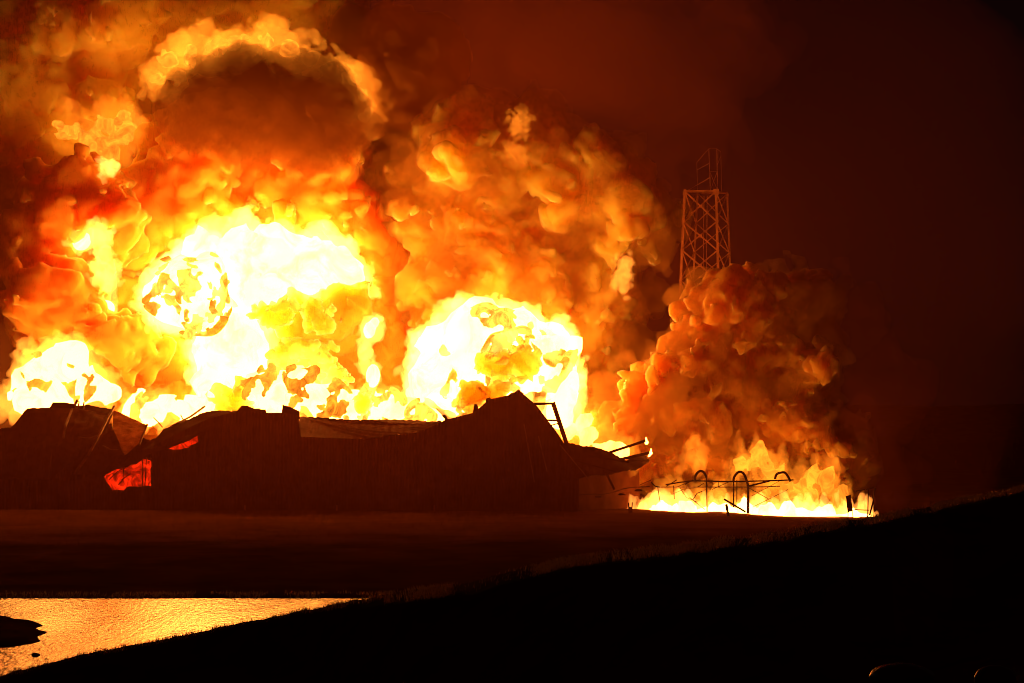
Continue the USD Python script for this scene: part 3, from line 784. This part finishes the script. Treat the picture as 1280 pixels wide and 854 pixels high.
fire('flame_arc', 'curved yellow flame crowning the dark smoke ball near the top',
     [(200, 94, 8.0, 3), (212, 80, 10.4, 2), (238, 68, 12.0, 1), (268, 58, 11.2, 0), (297, 52, 10.4, 0), (330, 52, 10.4, 0), (360, 60, 9.6, 0), (390, 74, 9.6, 0), (415, 88, 9.6, 1), (440, 98, 8.8, 2), (455, 116, 7.2, 3), (458, 145, 6.4, 4), (225, 92, 8.0, 3), (255, 78, 8.0, 3)], 44, ARC_GAS, core=CORE_GLOW, core_size=0.5, core_h=0.26, core_amp=(0.5, 0.4), core_cell=(2.0, 1.0), h=0.26, seed=9, amp=(1.1, 0.9, 0.5), cell=(3.5, 1.6, 0.8))
fire('flame', 'narrow white flame streak in the left smoke column',
     [(124, 296, 8, 0, 1, 1, 1.4), (128, 320, 6, 1), (130, 345, 8, 0, 1, 1, 1.3), (137, 430, 5, 0), (100, 300, 8, 3), (130, 385, 5, 2)], 34, HOT_GAS, core_size=0.6, core_h=0.4, h=0.22, seed=10, amp=(0.5, 0.5, 0.3), cell=(3, 1.4, 0.7))
fire('flame', 'small bright flame between the smoke banks at upper left', [(135, 213, 7, 0), (127, 217, 5, 0)], 40, HOT_GAS, core_size=0.6, core_h=0.35, h=0.2, seed=11, amp=(0.3, 0.3, 0.2), cell=(2, 1, 0.6))
fire('flame', 'thin white flames between the two big fireballs', [(462, 412, 7, 0, 1, 1, 1.5), (470, 402, 7, 0), (455, 440, 5, 0, 1, 1, 2.0), (465, 470, 6, 0, 1, 1, 2.2)], 30, HOT_GAS, core_size=0.6, core_h=0.35, h=0.22, seed=17, amp=(0.4, 0.3, 0.2), cell=(2, 1, 0.6))
fire('flame', 'dull yellow flame glowing inside the upper left smoke bank', [(150, 160, 24, 0), (115, 180, 22, 0), (85, 165, 18, 0), (135, 195, 16, 0)], 48, DIM_GAS, core=CORE_GLOW, core_size=0.6, core_h=0.3, core_amp=(0.7, 0.5), core_cell=(2.0, 1.0), h=0.28, amp=(1.1, 0.9, 0.5), seed=12)
fire('flame', 'small orange flame on the top of the right-hand smoke billow', [(652, 153, 3, 0), (648, 158, 2.5, 0), (642, 190, 2.5, 0)], 37, LOW_GAS, core=None, h=0.14, seed=13, amp=(0.5, 0.45, 0.3), cell=(1.3, 0.7, 0.4))
fire('flame', 'flame fragment on the right edge of the big smoke billow', [(778, 345, 5, 0, 1, 1, 1.8)], 38, MID_GAS, core=None, h=0.14, seed=14, amp=(0.5, 0.45, 0.3), cell=(1.3, 0.7, 0.4))
fire('torch_flame', 'small white flame on the upper beam end right of the hanging roof', [(808.3, 553, 2.3, 0, 0.9, 0.9, 1.2), (807.6, 549, 1.4, 0, 0.7, 0.7, 1.8)], 6, HOT_GAS, core_size=1.0, core_h=0.045, h=0.05, core_amp=(0.02,), core_cell=(0.4,), seed=15, amp=(0.03, 0.03), cell=(0.4, 0.2), lumps=3, k=0.06)
fire('torch_flame', 'small white flame on the lower beam end right of the hanging roof', [(812.8, 567, 2.1, 0), (811.4, 570, 1.4, 0), (813.8, 563, 1.3, 0, 0.7, 0.7, 1.6)], 7, HOT_GAS, core_size=1.0, core_h=0.045, h=0.05, core_amp=(0.02,), core_cell=(0.4,), seed=16, amp=(0.03, 0.03), cell=(0.4, 0.2), lumps=3, k=0.06)
fire('yard_fire', 'white ground fire burning across the yard under the pipe rack',
     [(x, 639 + 0.02 * (x - 800), 3.8 + 1.8 * math.sin(x * 0.07), 2 * math.sin(x * 0.05), 1.6, 1, 1) for x in range(812, 1052, 14)] + [(1060, 648, 3, 1, 1.4, 1, 1), (1070, 649, 2.5, 0, 1.4, 1, 1)], 11, HOT_GAS, core_size=0.75, core_h=0.3, core_amp=(0.5, 0.35), core_cell=(1.6, 0.9), h=0.18, seed=21, amp=(0.7, 0.6, 0.4), cell=(1.7, 0.9, 0.5), rise=2.2, k=0.5, lumps=6)
fire('yard_fire', 'taller orange and yellow flames rising behind the pipe rack in the yard',
     [(845, 625, 7.9, 0), (870, 628, 7.2, 0), (895, 624, 8.6, 2), (955, 622, 10.1, 2), (985, 614, 10.8, 0), (1010, 620, 10.1, 1), (1036, 614, 7.9, 0), (1046, 628, 5.8, 0), (937, 578, 8.6, 4), (950, 572, 5.8, 4), (1038, 597, 5.0, 0), (870, 568, 4.3, 3), (925, 630, 7.2, 2), (820, 630, 5.8, 2), (965, 592, 5.8, 4), (1012, 598, 5.8, 2)], 14, LOW_GAS, core=CORE_GLOW, core_size=0.5, core_h=0.3, core_amp=(0.6, 0.4), core_cell=(1.6, 0.9), h=0.19, seed=22, amp=(0.9, 0.7, 0.45), cell=(1.8, 0.9, 0.5), rise=1.5, k=0.5, lumps=8)
for lab, rows, yy, sd in (('deep red fire glowing through the lower gap in the left wall', [(160, 600, 15, 0), (178, 594, 15, 0), (142, 603, 11, 0), (150, 596, 10, 0), (186, 588, 9, 0)], 2.2, 31), ('deep red fire glowing through the slit under the fallen roof sheet', [(222, 558, 8, 0), (236, 553, 8, 0), (246, 548, 7, 0), (209, 562, 5, 0)], 2.0, 32)):
    tag(obj('ember_glow', billows(puffs(rows, yy), 0.2, 6, (0.25, 0.45), (0.15, 0.15), (1.6, 0.8), sd, 0.5, 2.0), RED, smooth=True), lab, 'fire')

# ================================================================== SMOKE
def dense_smoke(name, color, density):
    return usdkit.material(stage, '/World/Looks/' + name, {'p': ('principled_volume', {'color': color, 'density': density, 'anisotropy': 0.0})}, [], volume='p.volume')


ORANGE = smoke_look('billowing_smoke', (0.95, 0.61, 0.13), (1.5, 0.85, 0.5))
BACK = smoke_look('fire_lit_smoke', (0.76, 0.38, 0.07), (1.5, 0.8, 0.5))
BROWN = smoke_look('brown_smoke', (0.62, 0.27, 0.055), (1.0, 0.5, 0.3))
DARK = dense_smoke('sooty_smoke', (0.6, 0.3, 0.14), 0.6)
DULL = dense_smoke('dull_smoke', (0.92, 0.45, 0.1), 1.0)
SOFT = dense_smoke('soft_smoke_edge', (0.92, 0.46, 0.1), 0.24)
FINE = dict(amp=(1.0, 0.95, 0.6, 0.34), cell=(6.0, 2.7, 1.25, 0.66), h=0.33, k=1.5)


def smoke(name, label, rows, y0, mat, h=0.4, amp=(1.1, 0.75, 0.4, 0.22), cell=(7.0, 3.0, 1.5, 0.8), seed=1, lumps=11, k=2.2, soft=False):
    P = puffs(rows, y0)
    v, f = billows(P, h, lumps, (0.28, 0.46), amp, cell, seed, k, 5.0, island=0.02 if name != 'smoke_puff' else 0.0)
    if not soft:
        return tag(obj(name, (v, f), mat, smooth=True), label, 'smoke', kind='stuff')
    t = thing(name, label, 'smoke', kind='stuff')
    obj('billow', (v, f), mat, t, smooth=True)
    v, f = billows([(c, np.asarray(r) + 0.9) for c, r in P], 0.7, lumps, (0.28, 0.46), (1.3, 1.2, 0.7), cell[:3], seed, k, 6.0)
    obj('soft_edge', (v, f), SOFT, t, smooth=True)
    return t



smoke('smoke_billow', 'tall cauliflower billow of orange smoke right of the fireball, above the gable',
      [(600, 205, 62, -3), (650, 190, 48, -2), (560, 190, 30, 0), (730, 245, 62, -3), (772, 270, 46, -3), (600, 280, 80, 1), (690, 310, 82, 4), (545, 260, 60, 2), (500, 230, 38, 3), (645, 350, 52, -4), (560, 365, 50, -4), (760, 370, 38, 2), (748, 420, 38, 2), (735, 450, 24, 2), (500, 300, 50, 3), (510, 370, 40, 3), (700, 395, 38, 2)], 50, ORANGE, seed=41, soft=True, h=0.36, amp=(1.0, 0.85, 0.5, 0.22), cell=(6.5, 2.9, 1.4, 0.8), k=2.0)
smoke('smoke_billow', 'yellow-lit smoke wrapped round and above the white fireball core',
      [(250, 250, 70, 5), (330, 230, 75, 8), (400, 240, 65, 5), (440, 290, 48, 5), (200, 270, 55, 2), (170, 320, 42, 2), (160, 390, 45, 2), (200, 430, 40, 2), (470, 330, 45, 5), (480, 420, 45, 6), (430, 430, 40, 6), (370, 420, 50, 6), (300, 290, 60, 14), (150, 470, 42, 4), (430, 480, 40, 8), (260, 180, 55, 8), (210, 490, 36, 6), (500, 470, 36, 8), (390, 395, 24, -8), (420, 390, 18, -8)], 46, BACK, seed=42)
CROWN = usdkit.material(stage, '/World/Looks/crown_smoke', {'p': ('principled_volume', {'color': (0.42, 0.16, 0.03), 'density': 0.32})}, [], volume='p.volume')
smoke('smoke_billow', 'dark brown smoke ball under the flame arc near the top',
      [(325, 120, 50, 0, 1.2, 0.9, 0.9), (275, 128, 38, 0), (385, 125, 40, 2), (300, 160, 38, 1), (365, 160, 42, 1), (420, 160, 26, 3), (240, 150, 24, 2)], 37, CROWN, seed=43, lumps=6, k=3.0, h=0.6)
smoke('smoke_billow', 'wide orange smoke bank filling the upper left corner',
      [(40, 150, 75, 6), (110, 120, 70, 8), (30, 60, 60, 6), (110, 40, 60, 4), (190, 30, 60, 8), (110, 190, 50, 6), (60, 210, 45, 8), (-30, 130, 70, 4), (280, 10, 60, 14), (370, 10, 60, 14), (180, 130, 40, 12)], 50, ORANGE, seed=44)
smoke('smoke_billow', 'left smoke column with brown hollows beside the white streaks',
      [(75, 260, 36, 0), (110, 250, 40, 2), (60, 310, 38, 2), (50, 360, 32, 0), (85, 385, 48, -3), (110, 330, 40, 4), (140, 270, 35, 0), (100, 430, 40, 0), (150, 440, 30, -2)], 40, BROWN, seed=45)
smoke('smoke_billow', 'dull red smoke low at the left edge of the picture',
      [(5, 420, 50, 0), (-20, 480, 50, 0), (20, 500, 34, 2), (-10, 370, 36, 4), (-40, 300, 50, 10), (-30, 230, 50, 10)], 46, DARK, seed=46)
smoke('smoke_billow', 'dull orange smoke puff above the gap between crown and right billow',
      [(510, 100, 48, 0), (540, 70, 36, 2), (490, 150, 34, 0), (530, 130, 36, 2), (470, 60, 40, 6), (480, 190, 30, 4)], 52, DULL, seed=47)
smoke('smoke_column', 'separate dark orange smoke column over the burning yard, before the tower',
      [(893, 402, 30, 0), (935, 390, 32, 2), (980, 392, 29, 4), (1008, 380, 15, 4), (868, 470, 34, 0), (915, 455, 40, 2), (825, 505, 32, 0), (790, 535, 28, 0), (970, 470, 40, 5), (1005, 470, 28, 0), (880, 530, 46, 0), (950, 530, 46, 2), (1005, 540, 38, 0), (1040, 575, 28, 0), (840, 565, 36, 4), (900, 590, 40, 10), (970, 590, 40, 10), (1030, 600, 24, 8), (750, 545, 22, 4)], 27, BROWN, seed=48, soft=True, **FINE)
smoke('smoke_puff', 'small soot clot drifting across the face of the broad right fireball',
      [(640, 452, 9, 0, 1.4, 1, 0.7), (618, 458, 6, 0), (655, 446, 5, 0), (600, 492, 8, -2, 1.5, 1, 0.7), (585, 498, 6, -2), (660, 462, 4, 0), (628, 466, 4, 0)], 12, ORANGE, seed=49, h=0.2, amp=(0.6, 0.5, 0.3), cell=(2.0, 1.0, 0.55), k=0.6)
smoke('smoke_puff', 'soot clots before the white flames right of the white core',
      [(380, 438, 10, 0, 1.6, 1, 0.7), (404, 458, 9, 0), (358, 445, 6, 0), (296, 500, 8, -8), (280, 505, 7, -8), (425, 478, 6, -4), (455, 502, 6, -8), (345, 392, 10, 4, 1.8, 1, 0.7), (395, 400, 9, 4)], 22, ORANGE, seed=50, h=0.2, amp=(0.6, 0.5, 0.3), cell=(2.0, 1.0, 0.55), k=0.6)

# dim drifting smoke behind the fire, and the thick air over the whole place
def thin_smoke(name, density, color=(0.85, 0.2, 0.05)):
    return usdkit.material(stage, '/World/Looks/' + name, {'p': ('principled_volume', {'color': color, 'density': density, 'anisotropy': 0.2})}, [], volume='p.volume')


def veil(name, label, blobs, mat, h, seed, amp=(3, 1.5), cell=(14, 6), k=4.0):
    v, f = billows(blobs, h, 8, (0.3, 0.5), amp, cell, seed, k, 8.0)
    tag(obj(name, (v, f), mat, smooth=True), label, 'smoke', kind='stuff')


veil('drifting_smoke', 'dim red smoke bank drifting across the top of the sky towards the tower',
     puffs([(560, 50, 90, 4), (660, 60, 100, 0), (760, 90, 90, 0), (850, 110, 66, 0), (900, 60, 60, 0), (790, 170, 60, 4), (720, 0, 100, 0), (830, 300, 40, 10)], 38), thin_smoke('dim_smoke', 0.012), 1.0, 61, (2.5, 1.4, 0.7), (12, 5, 2.5))
veil('drifting_smoke', 'thin reddish smoke trailing off the right side of the yard smoke column',
     puffs([(1075, 500, 40, 0), (1100, 500, 26, 2), (1070, 570, 38, 0), (1105, 600, 30, 0), (1030, 400, 34, 4)], 26), thin_smoke('trailing_smoke', 0.045), 1.0, 63, (1.6, 1.0), (7, 3), 2.0)
veil('drifting_smoke', 'faint red-lit smoke hanging in the air before the whole fire',
     [((-25, -38, 12), (58, 24, 34)), ((-6, -36, 22), (46, 22, 34)), ((14, -34, 8), (31, 20, 24)), ((-45, -36, 30), (45, 20, 30))], thin_smoke('hanging_smoke', 0.0048), 3.0, 64, (4, 2), (30, 14), 10.0)
